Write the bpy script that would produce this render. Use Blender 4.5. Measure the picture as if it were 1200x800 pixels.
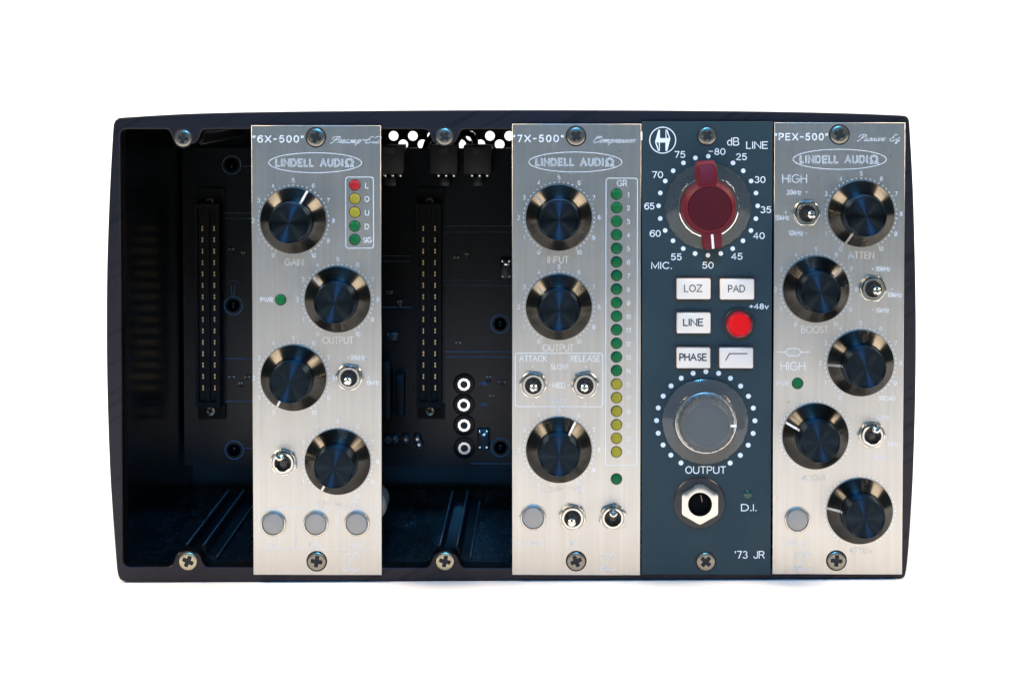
import bpy, bmesh, math, random
from mathutils import Vector, Matrix
random.seed(7)
for _o in list(bpy.data.objects):
    bpy.data.objects.remove(_o)
S = bpy.context.scene
COL = S.collection
R = math.radians
U = 0.00025                      # one unit of the drawings = 0.25 mm

# ------------------------------------------------------------ camera
CAM_LOC = Vector((0.0113, -0.75, 0.1505))
CAM_ROT = (R(90 - 2.6), 0.0, R(0.86))
FPX, CX, CY = 3000.0, 600.0, 223.0
cd = bpy.data.cameras.new('camera')
cam = bpy.data.objects.new('camera', cd)
COL.objects.link(cam)
cam.location = CAM_LOC
cam.rotation_euler = CAM_ROT
cd.sensor_width = 36.0
cd.lens = 36.0 * FPX / 1200.0
cd.shift_y = -(400.0 - CY) / 1200.0
cd.clip_start = 0.02
cd.clip_end = 50.0
S.camera = cam
from mathutils import Euler
CM = Euler(CAM_ROT).to_matrix()

def at(px, py, Y=0.0):
    """point of the plane y = Y that the measurement (px, py) belongs to"""
    d = CM @ Vector(((px - CX) / FPX, -(py - CY) / FPX, -1.0))
    t = (Y - CAM_LOC.y) / d.y
    return CAM_LOC + d * t

# ------------------------------------------------------------ world, lamps, exposure
w = bpy.data.worlds.new('World')
S.world = w
w.use_nodes = True
bg = w.node_tree.nodes['Background']
bg.inputs[0].default_value = (0.42, 0.66, 0.80, 1)
bg.inputs[1].default_value = 0.20
S.view_settings.view_transform = 'Standard'
S.view_settings.look = 'None'
S.view_settings.gamma = 1.0
S.view_settings.exposure = 0.0
S.render.resolution_x = 1024
S.render.resolution_y = 682

def area(name, loc, target, sx, sy, power, color):
    l = bpy.data.lights.new(name, 'AREA')
    l.shape = 'RECTANGLE'
    l.size, l.size_y = sx, sy
    l.energy = power
    l.color = color
    o = bpy.data.objects.new(name, l)
    COL.objects.link(o)
    o.location = loc
    o.rotation_euler = (Vector(target) - Vector(loc)).to_track_quat('-Z', 'Y').to_euler()
    return o
area('window_lamp', (0.02, -1.0, 0.66), (0.0, 0.0, 0.08), 0.13, 0.15, 7.8, (0.08, 0.43, 1.0))
area('warm_lamp_left', (-0.95, -0.18, 0.95), (0, -0.1, 0.03), 0.45, 0.45, 18.5, (1.0, 0.80, 0.58))
area('warm_lamp_right', (0.95, -0.18, 0.85), (0, -0.1, 0.03), 0.45, 0.45, 17.5, (1.0, 0.80, 0.58))
area('backdrop_lamp', (0.0, 0.45, 1.5), (0.0, 1.0, 0.25), 1.8, 0.3, 24.0, (0.94, 0.98, 1.0))

# ------------------------------------------------------------ materials
def new_mat(name):
    m = bpy.data.materials.new(name)
    m.use_nodes = True
    nt = m.node_tree
    return m, nt, nt.nodes['Principled BSDF']

def mat(name, col, rough=0.5, metal=0.0, var=0.12, scale=400.0, bump=0.0, coat=0.0, spec=0.5, stretch=None):
    m, nt, b = new_mat(name)
    b.inputs['Roughness'].default_value = rough
    b.inputs['Metallic'].default_value = metal
    b.inputs['Specular IOR Level'].default_value = spec
    b.inputs['Coat Weight'].default_value = coat
    b.inputs['Coat Roughness'].default_value = 0.08
    tc = nt.nodes.new('ShaderNodeTexCoord')
    mp = nt.nodes.new('ShaderNodeMapping')
    if stretch: mp.inputs['Scale'].default_value = stretch
    nz = nt.nodes.new('ShaderNodeTexNoise')
    nz.inputs['Scale'].default_value = scale
    nz.inputs['Detail'].default_value = 5.0
    nt.links.new(tc.outputs['Object'], mp.inputs[0])
    nt.links.new(mp.outputs[0], nz.inputs['Vector'])
    mix = nt.nodes.new('ShaderNodeMix'); mix.data_type = 'RGBA'
    mix.inputs['A'].default_value = [c * (1 - var) for c in col] + [1]
    mix.inputs['B'].default_value = [min(1, c * (1 + var)) for c in col] + [1]
    nt.links.new(nz.outputs['Fac'], mix.inputs['Factor'])
    nt.links.new(mix.outputs['Result'], b.inputs['Base Color'])
    mr = nt.nodes.new('ShaderNodeMapRange')
    mr.inputs['To Min'].default_value = max(0, rough * 0.85)
    mr.inputs['To Max'].default_value = min(1, rough * 1.15)
    nt.links.new(nz.outputs['Fac'], mr.inputs[0])
    nt.links.new(mr.outputs[0], b.inputs['Roughness'])
    if bump:
        bp = nt.nodes.new('ShaderNodeBump')
        bp.inputs['Strength'].default_value = bump
        bp.inputs['Distance'].default_value = 0.0001
        nt.links.new(nz.outputs['Fac'], bp.inputs['Height'])
        nt.links.new(bp.outputs[0], b.inputs['Normal'])
    return m

def brushed_panel():
    m, nt, b = new_mat('brushed_aluminium')
    N, L = nt.nodes, nt.links
    tc = N.new('ShaderNodeTexCoord')
    def streak(sx, sz, det):
        mp = N.new('ShaderNodeMapping'); mp.inputs['Scale'].default_value = (sx, 1, sz)
        nz = N.new('ShaderNodeTexNoise'); nz.inputs['Scale'].default_value = 1.0; nz.inputs['Detail'].default_value = det
        L.new(tc.outputs['Object'], mp.inputs[0]); L.new(mp.outputs[0], nz.inputs['Vector'])
        return nz
    fine = streak(5200, 55, 4)
    wide = streak(700, 12, 3)
    blot = streak(60, 40, 4)
    ad = N.new('ShaderNodeMath'); ad.operation = 'ADD'
    L.new(fine.outputs['Fac'], ad.inputs[0]); L.new(wide.outputs['Fac'], ad.inputs[1])
    cr = N.new('ShaderNodeMapRange')
    cr.inputs['From Min'].default_value = 0.7; cr.inputs['From Max'].default_value = 1.3
    L.new(ad.outputs[0], cr.inputs[0])
    mix = N.new('ShaderNodeMix'); mix.data_type = 'RGBA'
    mix.inputs['A'].default_value = (0.52, 0.495, 0.455, 1)
    mix.inputs['B'].default_value = (0.60, 0.57, 0.525, 1)
    L.new(cr.outputs[0], mix.inputs['Factor'])
    spk = N.new('ShaderNodeTexNoise'); spk.inputs['Scale'].default_value = 620; spk.inputs['Detail'].default_value = 1
    L.new(tc.outputs['Object'], spk.inputs['Vector'])
    sr = N.new('ShaderNodeMapRange'); sr.inputs['From Min'].default_value = 0.77; sr.inputs['From Max'].default_value = 0.80
    sr.inputs['To Min'].default_value = 0.0; sr.inputs['To Max'].default_value = 0.6
    L.new(spk.outputs['Fac'], sr.inputs[0])
    m3 = N.new('ShaderNodeMix'); m3.data_type = 'RGBA'; m3.inputs['B'].default_value = (0.12, 0.10, 0.09, 1)
    L.new(sr.outputs[0], m3.inputs['Factor']); L.new(mix.outputs['Result'], m3.inputs['A'])
    L.new(m3.outputs['Result'], b.inputs['Base Color'])
    b.inputs['Metallic'].default_value = 1.0
    rr = N.new('ShaderNodeMapRange')
    rr.inputs['To Min'].default_value = 0.32; rr.inputs['To Max'].default_value = 0.38
    L.new(blot.outputs['Fac'], rr.inputs[0]); L.new(rr.outputs[0], b.inputs['Roughness'])
    b.inputs['Anisotropic'].default_value = 0.45
    cv = N.new('ShaderNodeCombineXYZ'); cv.inputs[0].default_value = 1.0
    L.new(cv.outputs[0], b.inputs['Tangent'])
    bp = N.new('ShaderNodeBump'); bp.inputs['Strength'].default_value = 0.12; bp.inputs['Distance'].default_value = 0.00004
    L.new(fine.outputs['Fac'], bp.inputs['Height']); L.new(bp.outputs[0], b.inputs['Normal'])
    return m

def turned(name, col, rough, aniso):
    """lathe turned metal: grooves run round the axis"""
    m, nt, b = new_mat(name)
    N, L = nt.nodes, nt.links
    b.inputs['Base Color'].default_value = list(col) + [1]
    b.inputs['Metallic'].default_value = 1.0
    b.inputs['Anisotropic'].default_value = aniso
    b.inputs['Anisotropic Rotation'].default_value = 0.25
    tg = N.new('ShaderNodeTangent'); tg.direction_type = 'RADIAL'; tg.axis = 'Z'
    L.new(tg.outputs[0], b.inputs['Tangent'])
    tc = N.new('ShaderNodeTexCoord')
    sp = N.new('ShaderNodeSeparateXYZ'); L.new(tc.outputs['Object'], sp.inputs[0])
    cb = N.new('ShaderNodeCombineXYZ'); L.new(sp.outputs[0], cb.inputs[0]); L.new(sp.outputs[1], cb.inputs[1])
    ln = N.new('ShaderNodeVectorMath'); ln.operation = 'LENGTH'; L.new(cb.outputs[0], ln.inputs[0])
    c2 = N.new('ShaderNodeCombineXYZ'); L.new(ln.outputs['Value'], c2.inputs[0])
    nz = N.new('ShaderNodeTexNoise'); nz.inputs['Scale'].default_value = 9000; nz.inputs['Detail'].default_value = 2
    L.new(c2.outputs[0], nz.inputs['Vector'])
    mr = N.new('ShaderNodeMapRange'); mr.inputs['To Min'].default_value = rough * 0.8; mr.inputs['To Max'].default_value = rough * 1.25
    L.new(nz.outputs['Fac'], mr.inputs[0]); L.new(mr.outputs[0], b.inputs['Roughness'])
    return m

def bezel_mat():
    m, nt, b = new_mat('milled_black_anodised')
    N, L = nt.nodes, nt.links
    b.inputs['Metallic'].default_value = 1.0
    tc = N.new('ShaderNodeTexCoord')
    mp = N.new('ShaderNodeMapping'); mp.vector_type = 'TEXTURE'; mp.inputs['Rotation'].default_value = (0, R(62), 0); mp.inputs['Scale'].default_value = (1/420, 1, 1/9)
    L.new(tc.outputs['Object'], mp.inputs[0])
    nz = N.new('ShaderNodeTexNoise'); nz.inputs['Scale'].default_value = 1.0; nz.inputs['Detail'].default_value = 3
    L.new(mp.outputs[0], nz.inputs['Vector'])
    cr = N.new('ShaderNodeValToRGB')
    cr.color_ramp.elements[0].position = 0.38; cr.color_ramp.elements[0].color = (0.028, 0.027, 0.032, 1)
    cr.color_ramp.elements[1].position = 0.44; cr.color_ramp.elements[1].color = (0.037, 0.034, 0.040, 1)
    L.new(nz.outputs['Fac'], cr.inputs[0]); L.new(cr.outputs[0], b.inputs['Base Color'])
    b.inputs['Roughness'].default_value = 0.42
    return m

def clear_plastic(name, tint, milk, milkcol):
    m = bpy.data.materials.new(name); m.use_nodes = True
    nt = m.node_tree; N, L = nt.nodes, nt.links
    N.remove(N['Principled BSDF'])
    out = N['Material Output']
    tr = N.new('ShaderNodeBsdfTransparent'); tr.inputs[0].default_value = tint + (1,)
    df = N.new('ShaderNodeBsdfDiffuse'); df.inputs[0].default_value = milkcol + (1,)
    m1 = N.new('ShaderNodeMixShader'); m1.inputs[0].default_value = milk
    L.new(tr.outputs[0], m1.inputs[1]); L.new(df.outputs[0], m1.inputs[2])
    gl = N.new('ShaderNodeBsdfGlossy'); gl.inputs['Roughness'].default_value = 0.12
    fr = N.new('ShaderNodeFresnel'); fr.inputs[0].default_value = 1.5
    m2 = N.new('ShaderNodeMixShader')
    L.new(fr.outputs[0], m2.inputs[0]); L.new(m1.outputs[0], m2.inputs[1]); L.new(gl.outputs[0], m2.inputs[2])
    L.new(m2.outputs[0], out.inputs[0])
    return m

M = {
 'alu': brushed_panel(),
 'bezel': bezel_mat(),
 'knob': turned('black_anodised_knob', (0.060, 0.058, 0.054), 0.27, 0.95),
 'cap': turned('black_spun_cap', (0.018, 0.027, 0.037), 0.42, 1.0),
 'ringgroove': mat('knob_groove', (0.012, 0.012, 0.013), 0.35, 0.0),
 'white_paint': mat('white_pointer_paint', (0.82, 0.82, 0.80), 0.4),
 'print': mat('white_print', (0.80, 0.84, 0.86), 0.55, var=0.05),
 'print_pale': mat('pale_blue_print', (0.66, 0.70, 0.73), 0.55, var=0.08),
 'print_dark': mat('black_print', (0.025, 0.025, 0.028), 0.5),
 'chrome': mat('chrome', (0.60, 0.575, 0.52), 0.19, 1.0, var=0.02),
 'polished': mat('polished_chrome', (0.78, 0.76, 0.70), 0.10, 1.0, var=0.02),
 'nickel': mat('nickel_ring', (0.66, 0.64, 0.59), 0.26, 1.0, var=0.05),
 'screw': mat('screw_steel', (0.27, 0.245, 0.20), 0.30, 1.0, var=0.18, scale=1500, bump=0.2),
 'recess': mat('screw_recess', (0.012, 0.011, 0.010), 0.6, 0.0),
 'void': mat('black_void', (0.004, 0.004, 0.004), 0.9, 0.0, spec=0.1),
 'button_grey': mat('grey_button_cap', (0.33, 0.30, 0.265), 0.45, 0.0, var=0.04),
 'button_white': mat('white_button', (0.77, 0.69, 0.60), 0.35, 0.0, var=0.03, coat=0.2),
 'housing': mat('black_housing', (0.004, 0.0045, 0.005), 0.4, 0.0, spec=0.18),
 'rail': mat('anodised_rail', (0.012, 0.013, 0.015), 0.3, 0.0, spec=0.3),
 'black_plastic': mat('black_plastic', (0.018, 0.018, 0.02), 0.35, 0.0),
 'black_gloss': mat('black_gloss_paint', (0.004, 0.004, 0.005), 0.17, 0.0, scale=200, spec=0.14),
 'inner': mat('black_inner_sheet', (0.008, 0.009, 0.011), 0.30, 0.0, scale=300),
 'floor': mat('black_floor_sheet', (0.25, 0.27, 0.29), 0.27, 1.0, scale=300, stretch=(1, 0.2, 1), bump=0.04),
 'pcb': mat('black_circuit_board', (0.005, 0.0055, 0.007), 0.22, 0.0, scale=120, coat=0.0, spec=0.26),
 'pcb_green': mat('green_circuit_board', (0.01, 0.05, 0.03), 0.3, 0.0),
 'gold': mat('gold_contact', (0.85, 0.62, 0.30), 0.3, 1.0),
 'brass': mat('yellowed_screw_steel', (0.46, 0.40, 0.27), 0.32, 1.0, var=0.15, scale=1500),
 'cap_disc': mat('dark_oxblood_disc', (0.062, 0.0055, 0.011), 0.6, 0.0, var=0.18, scale=2500, bump=0.3, spec=0.12),
 'edge_glint': mat('rail_edge_glint', (0.30, 0.33, 0.36), 0.35, 0.0, spec=0.8),  # pale grey-blue painted in for the light caught on the guide edges
 'tin': mat('bright_tin', (0.92, 0.90, 0.86), 0.14, 1.0, var=0.02),
 'block': mat('dark_grey_connector', (0.05, 0.048, 0.044), 0.5),
 'silk': mat('board_silkscreen', (0.10, 0.22, 0.33), 0.6),
 'teal': mat('blue_grey_enamel', (0.021, 0.043, 0.053), 0.50, 0.0, var=0.16, scale=1600, bump=0.25, spec=0.22),
 'red_rim': mat('dark_red_rim', (0.30, 0.008, 0.02), 0.2, 0.0, spec=0.5),
 'red_knob': mat('oxblood_plastic', (0.105, 0.005, 0.013), 0.46, 0.0, var=0.15, scale=2500, bump=0.3, spec=0.22),
 'red_lens': mat('red_lens', (0.72, 0.006, 0.009), 0.35, 0.0, spec=0.12),
 'grey_knob': mat('grey_plastic', (0.076, 0.086, 0.089), 0.5, 0.0, var=0.05, spec=0.4),
 'clear': clear_plastic('clear_skirt', (0.90, 0.93, 0.93), 0.16, (0.20, 0.22, 0.22)),
 'smoke': clear_plastic('smoky_skirt', (0.80, 0.82, 0.82), 0.40, (0.19, 0.20, 0.20)),
 'led_red': mat('red_led', (0.38, 0.010, 0.014), 0.4, spec=0.3, var=0.08, scale=900),
 'led_yellow': mat('yellow_led', (0.31, 0.27, 0.018), 0.4, spec=0.3, var=0.06, scale=900),
 'led_green': mat('green_led', (0.003, 0.125, 0.034), 0.4, spec=0.2, var=0.08, scale=900),
 'led_dark': mat('dark_green_led', (0.012, 0.05, 0.035), 0.3, coat=0.3),
 'cream': mat('cream_component', (0.30, 0.28, 0.24), 0.4),
 'backdrop': mat('white_paper', (0.95, 0.95, 0.95), 0.9, var=0.01, scale=20, spec=0.1),
 'cable': mat('black_cable', (0.02, 0.02, 0.022), 0.3),
}

# ------------------------------------------------------------ helpers
def link(name, me, material=None, parent=None, loc=(0, 0, 0), rot=(0, 0, 0), local=False, kind=None):
    """one mesh = one object; loc is a world place unless local"""
    o = bpy.data.objects.new(name, me)
    COL.objects.link(o)
    if material is not None and not me.materials:
        me.materials.append(material)
    loc = Vector(loc)
    if parent is not None:
        o.parent = parent
        if not local:
            loc = loc - parent['wl_vec']
    o.location = loc
    o.rotation_euler = rot
    if kind: o['kind'] = kind
    return o

class Root:
    """remembers a thing's world place so that parts can be given in world coordinates"""
    pass
WL = {}
def link(name, me, material=None, parent=None, loc=(0, 0, 0), rot=(0, 0, 0), local=False, kind=None):
    o = bpy.data.objects.new(name, me)
    COL.objects.link(o)
    if material is not None and not me.materials:
        me.materials.append(material)
    loc = Vector(loc)
    if parent is not None:
        o.parent = parent
        if not local:
            loc = loc - WL[parent.name]
    o.location = loc
    o.rotation_euler = rot
    if kind: o['kind'] = kind
    if not local:
        WL[o.name] = loc + (WL[parent.name] if parent is not None else Vector((0, 0, 0)))
    return o

def thing(name, label, cat, loc, group=None):
    o = bpy.data.objects.new(name, None)
    COL.objects.link(o)
    o.location = loc
    o.empty_display_size = 0.01
    o['label'] = label
    o['category'] = cat
    if group: o['group'] = group
    WL[o.name] = Vector(loc)
    return o

def bm_mesh(bm, smooth=None):
    me = bpy.data.meshes.new('mesh')
    bmesh.ops.recalc_face_normals(bm, faces=bm.faces)
    if smooth is not None:
        for f in bm.faces: f.smooth = True
        for e in bm.edges:
            if len(e.link_faces) == 2 and e.calc_face_angle(0) > R(smooth):
                e.smooth = False
    bm.to_mesh(me)
    bm.free()
    return me

def lathe(profile, seg=64, mod=None, smooth=30):
    """profile of (r, z) in drawing units, axis +Z"""
    bm = bmesh.new()
    rings = []
    for r, z in profile:
        if r <= 1e-6:
            rings.append([bm.verts.new((0, 0, z * U))])
        else:
            ring = []
            for i in range(seg):
                a = 2 * math.pi * i / seg
                rr = r * (mod(a, r, z) if mod else 1.0)
                ring.append(bm.verts.new((rr * math.cos(a) * U, rr * math.sin(a) * U, z * U)))
            rings.append(ring)
    for a, b in zip(rings, rings[1:]):
        if len(a) == 1 and len(b) == 1: continue
        for i in range(seg):
            j = (i + 1) % seg
            if len(a) == 1: bm.faces.new((a[0], b[i], b[j]))
            elif len(b) == 1: bm.faces.new((a[i], a[j], b[0]))
            else: bm.faces.new((a[i], a[j], b[j], b[i]))
    return bm_mesh(bm, smooth)

def box_bm(bm, x0, x1, y0, y1, z0, z1, bev=0.0):
    vs = [bm.verts.new(p) for p in ((x0,y0,z0),(x1,y0,z0),(x1,y1,z0),(x0,y1,z0),(x0,y0,z1),(x1,y0,z1),(x1,y1,z1),(x0,y1,z1))]
    fs = [bm.faces.new([vs[i] for i in q]) for q in ((0,3,2,1),(4,5,6,7),(0,1,5,4),(1,2,6,5),(2,3,7,6),(3,0,4,7))]
    if bev:
        es = list({e for f in fs for e in f.edges})
        bmesh.ops.bevel(bm, geom=es, offset=bev, segments=2, affect='EDGES', profile=0.5)

def box(x0, x1, y0, y1, z0, z1, bev=0.0):
    bm = bmesh.new()
    box_bm(bm, x0, x1, y0, y1, z0, z1, bev)
    return bm_mesh(bm, 25 if bev else None)

def plate(outlines, thick, bevel=0.0):
    """flat plate in the XZ plane, outlines in metres (first is outer), front face at y = 0, body towards +y"""
    cu = bpy.data.curves.new('c', 'CURVE')
    cu.dimensions = '2D'
    cu.fill_mode = 'BOTH'
    cu.extrude = thick / 2 - bevel
    cu.bevel_depth = bevel
    cu.bevel_resolution = 1
    cu.offset = -bevel
    for pts in outlines:
        sp = cu.splines.new('POLY')
        sp.points.add(len(pts) - 1)
        for p, q in zip(sp.points, pts):
            p.co = (q[0], q[1], 0, 1)
        sp.use_cyclic_u = True
    o = bpy.data.objects.new('tmp', cu)
    COL.objects.link(o)
    bpy.context.view_layer.update()
    dg = bpy.context.evaluated_depsgraph_get()
    me = bpy.data.meshes.new_from_object(o.evaluated_get(dg))
    bpy.data.objects.remove(o)
    me.transform(Matrix.Translation((0, thick / 2, 0)) @ Matrix.Rotation(R(90), 4, 'X'))
    me.materials.clear()
    return me

FACE = (R(90), 0, 0)       # local +Z looks out of the panel (towards -y)

# ---- stroke lettering (thin technical capitals) -----------------------------
def arc(cx, cy, rx, ry, a0, a1, n=8):
    return [(cx + rx * math.cos(R(a0 + (a1 - a0) * i / n)), cy + ry * math.sin(R(a0 + (a1 - a0) * i / n))) for i in range(n + 1)]
G = {
 'A': (0.9, [[(0,0),(0.45,1),(0.9,0)],[(0.18,0.38),(0.72,0.38)]]),
 'B': (0.7, [[(0,0.5),(0.42,0.5)]+arc(0.42,0.25,0.26,0.25,90,-90)+[(0,0),(0,1),(0.4,1)]+arc(0.4,0.76,0.22,0.24,90,-90)]),
 'C': (0.9, [arc(0.5,0.5,0.48,0.5,48,312,12)]),
 'D': (0.8, [[(0,0),(0,1),(0.32,1)]+arc(0.32,0.5,0.46,0.5,90,-90,10)+[(0,0)]]),
 'E': (0.6, [[(0.6,1),(0,1),(0,0),(0.6,0)],[(0,0.52),(0.52,0.52)]]),
 'F': (0.55, [[(0.55,1),(0,1),(0,0)],[(0,0.52),(0.48,0.52)]]),
 'G': (0.95, [arc(0.5,0.5,0.48,0.5,45,355,12)+[(0.55,0.46)]]),
 'H': (0.72, [[(0,0),(0,1)],[(0.72,0),(0.72,1)],[(0,0.52),(0.72,0.52)]]),
 'I': (0.05, [[(0.02,0),(0.02,1)]]),
 'J': (0.5, [[(0.5,1),(0.5,0.25)]+arc(0.25,0.25,0.25,0.25,0,-180)]),
 'K': (0.68, [[(0,0),(0,1)],[(0.62,1),(0.02,0.42)],[(0.2,0.58),(0.68,0)]]),
 'L': (0.5, [[(0,1),(0,0),(0.5,0)]]),
 'M': (0.9, [[(0,0),(0.06,1),(0.45,0.1),(0.84,1),(0.9,0)]]),
 'N': (0.75, [[(0,0),(0,1),(0.75,0),(0.75,1)]]),
 'O': (1.0, [arc(0.5,0.5,0.5,0.5,90,450,18)]),
 'P': (0.6, [[(0,0),(0,1),(0.35,1)]+arc(0.35,0.73,0.25,0.27,90,-90)+[(0,0.46)]]),
 'Q': (1.0, [arc(0.5,0.5,0.5,0.5,90,450,18),[(0.55,0.3),(0.95,-0.02)]]),
 'R': (0.62, [[(0,0),(0,1),(0.35,1)]+arc(0.35,0.74,0.25,0.26,90,-90)+[(0,0.48)],[(0.3,0.48),(0.62,0)]]),
 'S': (0.6, [arc(0.3,0.74,0.26,0.26,35,270,8)+arc(0.3,0.24,0.28,0.24,90,-145,8)]),
 'T': (0.65, [[(0,1),(0.65,1)],[(0.325,1),(0.325,0)]]),
 'U': (0.7, [[(0,1),(0,0.33)]+arc(0.35,0.33,0.35,0.33,180,360)+[(0.7,1)]]),
 'V': (0.8, [[(0,1),(0.4,0),(0.8,1)]]),
 'W': (1.1, [[(0,1),(0.28,0),(0.55,0.95),(0.82,0),(1.1,1)]]),
 'X': (0.75, [[(0,0),(0.75,1)],[(0,1),(0.75,0)]]),
 'Y': (0.75, [[(0,1),(0.37,0.5),(0.75,1)],[(0.37,0.5),(0.37,0)]]),
 'Z': (0.7, [[(0,1),(0.68,1),(0,0),(0.7,0)]]),
 'k': (0.5, [[(0,0),(0,1)],[(0.45,0.66),(0.02,0.3)],[(0.15,0.4),(0.5,0)]]),
 'z': (0.5, [[(0,0.66),(0.48,0.66),(0,0),(0.5,0)]]),
 '0': (0.6, [arc(0.3,0.5,0.3,0.5,90,450,16)]),
 '1': (0.25, [[(0,0.8),(0.22,1),(0.22,0)]]),
 '2': (0.58, [arc(0.28,0.72,0.27,0.28,165,-20,8)+[(0,0),(0.58,0)]]),
 '3': (0.58, [arc(0.27,0.75,0.25,0.25,150,-80,8)+arc(0.27,0.26,0.3,0.26,80,-150,8)]),
 '4': (0.62, [[(0.45,0),(0.45,1),(0,0.3),(0.62,0.3)]]),
 '5': (0.6, [[(0.54,1),(0.12,1),(0.05,0.55)]+arc(0.28,0.32,0.3,0.32,115,-150,10)]),
 '6': (0.62, [arc(0.40,0.60,0.39,0.40,48,180,7)+[(0.01,0.36)],arc(0.32,0.32,0.31,0.32,0,360,16)]),
 '7': (0.56, [[(0,1),(0.56,1),(0.2,0)]]),
 '8': (0.58, [arc(0.29,0.76,0.23,0.24,-90,270,12),arc(0.29,0.26,0.28,0.26,90,450,12)]),
 '9': (0.58, [arc(0.20,0.40,0.38,0.40,232,360,7)+[(0.58,0.64)],arc(0.29,0.68,0.30,0.32,0,360,16)]),
 '+': (0.5, [[(0,0.5),(0.5,0.5)],[(0.25,0.75),(0.25,0.25)]]),
 '-': (0.4, [[(0,0.48),(0.4,0.48)]]),
 '.': (0.08, [[(0.0,0.03),(0.08,0.03)]]),
 '/': (0.45, [[(0,0),(0.45,1)]]),
 ' ': (0.45, []),
 '"': (0.25, [[(0.04,1.0),(0.0,0.72)],[(0.25,1.0),(0.21,0.72)]]),
 "'": (0.1, [[(0.05,1.0),(0.05,0.75)]]),
 'd': (0.55, [arc(0.27,0.34,0.27,0.34,60,300,12),[(0.53,1),(0.53,0)],[(0.4,0.63),(0.53,0.5)],[(0.4,0.05),(0.53,0.18)]]),
 'v': (0.5, [[(0,0.66),(0.25,0),(0.5,0.66)]]),
}
H2 = dict(G)
H2['O'] = (0.78, [arc(0.39,0.5,0.39,0.5,90,450,18)])
H2['C'] = (0.74, [arc(0.40,0.5,0.40,0.5,40,320,12)])
H2['M'] = (0.82, [[(0,0),(0,1),(0.41,0.12),(0.82,1),(0.82,0)]])
H2['U'] = (0.7, [[(0,1),(0,0.3)]+arc(0.35,0.3,0.35,0.3,180,360)+[(0.7,1)]])
H2['R'] = (0.68, [[(0,0),(0,1),(0.4,1)]+arc(0.4,0.75,0.24,0.25,90,-90)+[(0,0.5)],[(0.4,0.5),(0.68,0)]])
SCRIPT = {  # handwriting
 'P': (0.75, [[(0.0,0.55),(0.02,0.85),(0.3,1.0),(0.68,0.95),(0.72,0.72),(0.5,0.52),(0.3,0.52)],[(0.45,0.92),(0.38,0.5),(0.25,0.08),(0.08,0.0),(0.0,0.12)]]),
 'C': (0.75, [[(0.4,0.8),(0.55,0.98),(0.7,0.85),(0.6,0.7),(0.35,0.75),(0.12,0.5),(0.12,0.15),(0.35,0.0),(0.7,0.2)],[(0.1,0.75),(0.2,1.0),(0.35,0.85)]]),
 'E': (0.7, [[(0.62,0.85),(0.45,1.0),(0.22,0.85),(0.25,0.6),(0.45,0.55),(0.2,0.5),(0.03,0.25),(0.2,0.0),(0.45,0.05),(0.65,0.28)]]),
 'Q': (0.8, [[(0.1,0.75),(0.3,1.0),(0.65,0.95),(0.75,0.6),(0.6,0.2),(0.3,0.0),(0.1,0.1),(0.3,0.2),(0.6,-0.02),(0.85,0.05)]]),
 'L': (1.0, [[(0.98,0.74),(0.92,0.98),(0.70,0.96),(0.52,0.62),(0.38,0.22),(0.20,0.0),(0.02,0.08),(0.14,0.22),(0.42,0.08),(0.76,-0.02),(1.0,0.14)],[(0.70,0.93),(0.40,1.0),(0.12,0.92),(0.04,0.72),(0.2,0.6)]]),
 'r': (0.36, [[(0.0,0.05),(0.12,0.45),(0.2,0.52),(0.3,0.45),(0.24,0.1),(0.36,0.05)]]),
 'e': (0.40, [[(0.0,0.1),(0.25,0.25),(0.3,0.45),(0.16,0.5),(0.08,0.25),(0.15,0.0),(0.40,0.1)]]),
 'a': (0.48, [[(0.34,0.42),(0.2,0.5),(0.06,0.25),(0.12,0.0),(0.3,0.15),(0.36,0.48),(0.34,0.08),(0.48,0.05)]]),
 'm': (0.72, [[(0.0,0.4),(0.08,0.48),(0.08,0.0),(0.2,0.42),(0.3,0.46),(0.32,0.0),(0.44,0.42),(0.55,0.46),(0.56,0.06),(0.72,0.06)]]),
 'p': (0.46, [[(0.02,0.35),(0.12,0.5),(0.1,0.0),(0.04,-0.4)],[(0.1,0.3),(0.25,0.5),(0.38,0.35),(0.28,0.02),(0.12,0.05)]]),
 'o': (0.42, [[(0.2,0.5),(0.05,0.25),(0.18,0.0),(0.34,0.2),(0.24,0.48),(0.42,0.42)]]),
 's': (0.36, [[(0.0,0.05),(0.2,0.5),(0.24,0.3),(0.28,0.1),(0.12,0.0),(0.36,0.06)]]),
 'i': (0.22, [[(0.02,0.1),(0.1,0.48),(0.08,0.08),(0.22,0.06)],[(0.13,0.68),(0.14,0.73)]]),
 'v': (0.42, [[(0.0,0.38),(0.08,0.48),(0.12,0.02),(0.3,0.2),(0.32,0.48),(0.42,0.42)]]),
 'q': (0.5, [[(0.36,0.42),(0.2,0.5),(0.06,0.25),(0.14,0.0),(0.32,0.15),(0.4,0.48),(0.3,-0.35),(0.18,-0.4),(0.2,-0.2),(0.5,0.1)]]),
 '-': (0.4, [[(0.05,0.5),(0.38,0.52)]]),
 ' ': (0.45, []),
}
def catmull(pts, n=5):
    out = []
    P = [pts[0]] + list(pts) + [pts[-1]]
    for i in range(1, len(P) - 2):
        for k in range(n):
            t = k / n
            out.append(tuple(0.5 * ((2 * P[i][c]) + (-P[i-1][c] + P[i+1][c]) * t + (2*P[i-1][c] - 5*P[i][c] + 4*P[i+1][c] - P[i+2][c]) * t*t + (-P[i-1][c] + 3*P[i][c] - 3*P[i+1][c] + P[i+2][c]) * t**3) for c in (0, 1)))
    out.append(tuple(pts[-1]))
    return out

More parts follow.
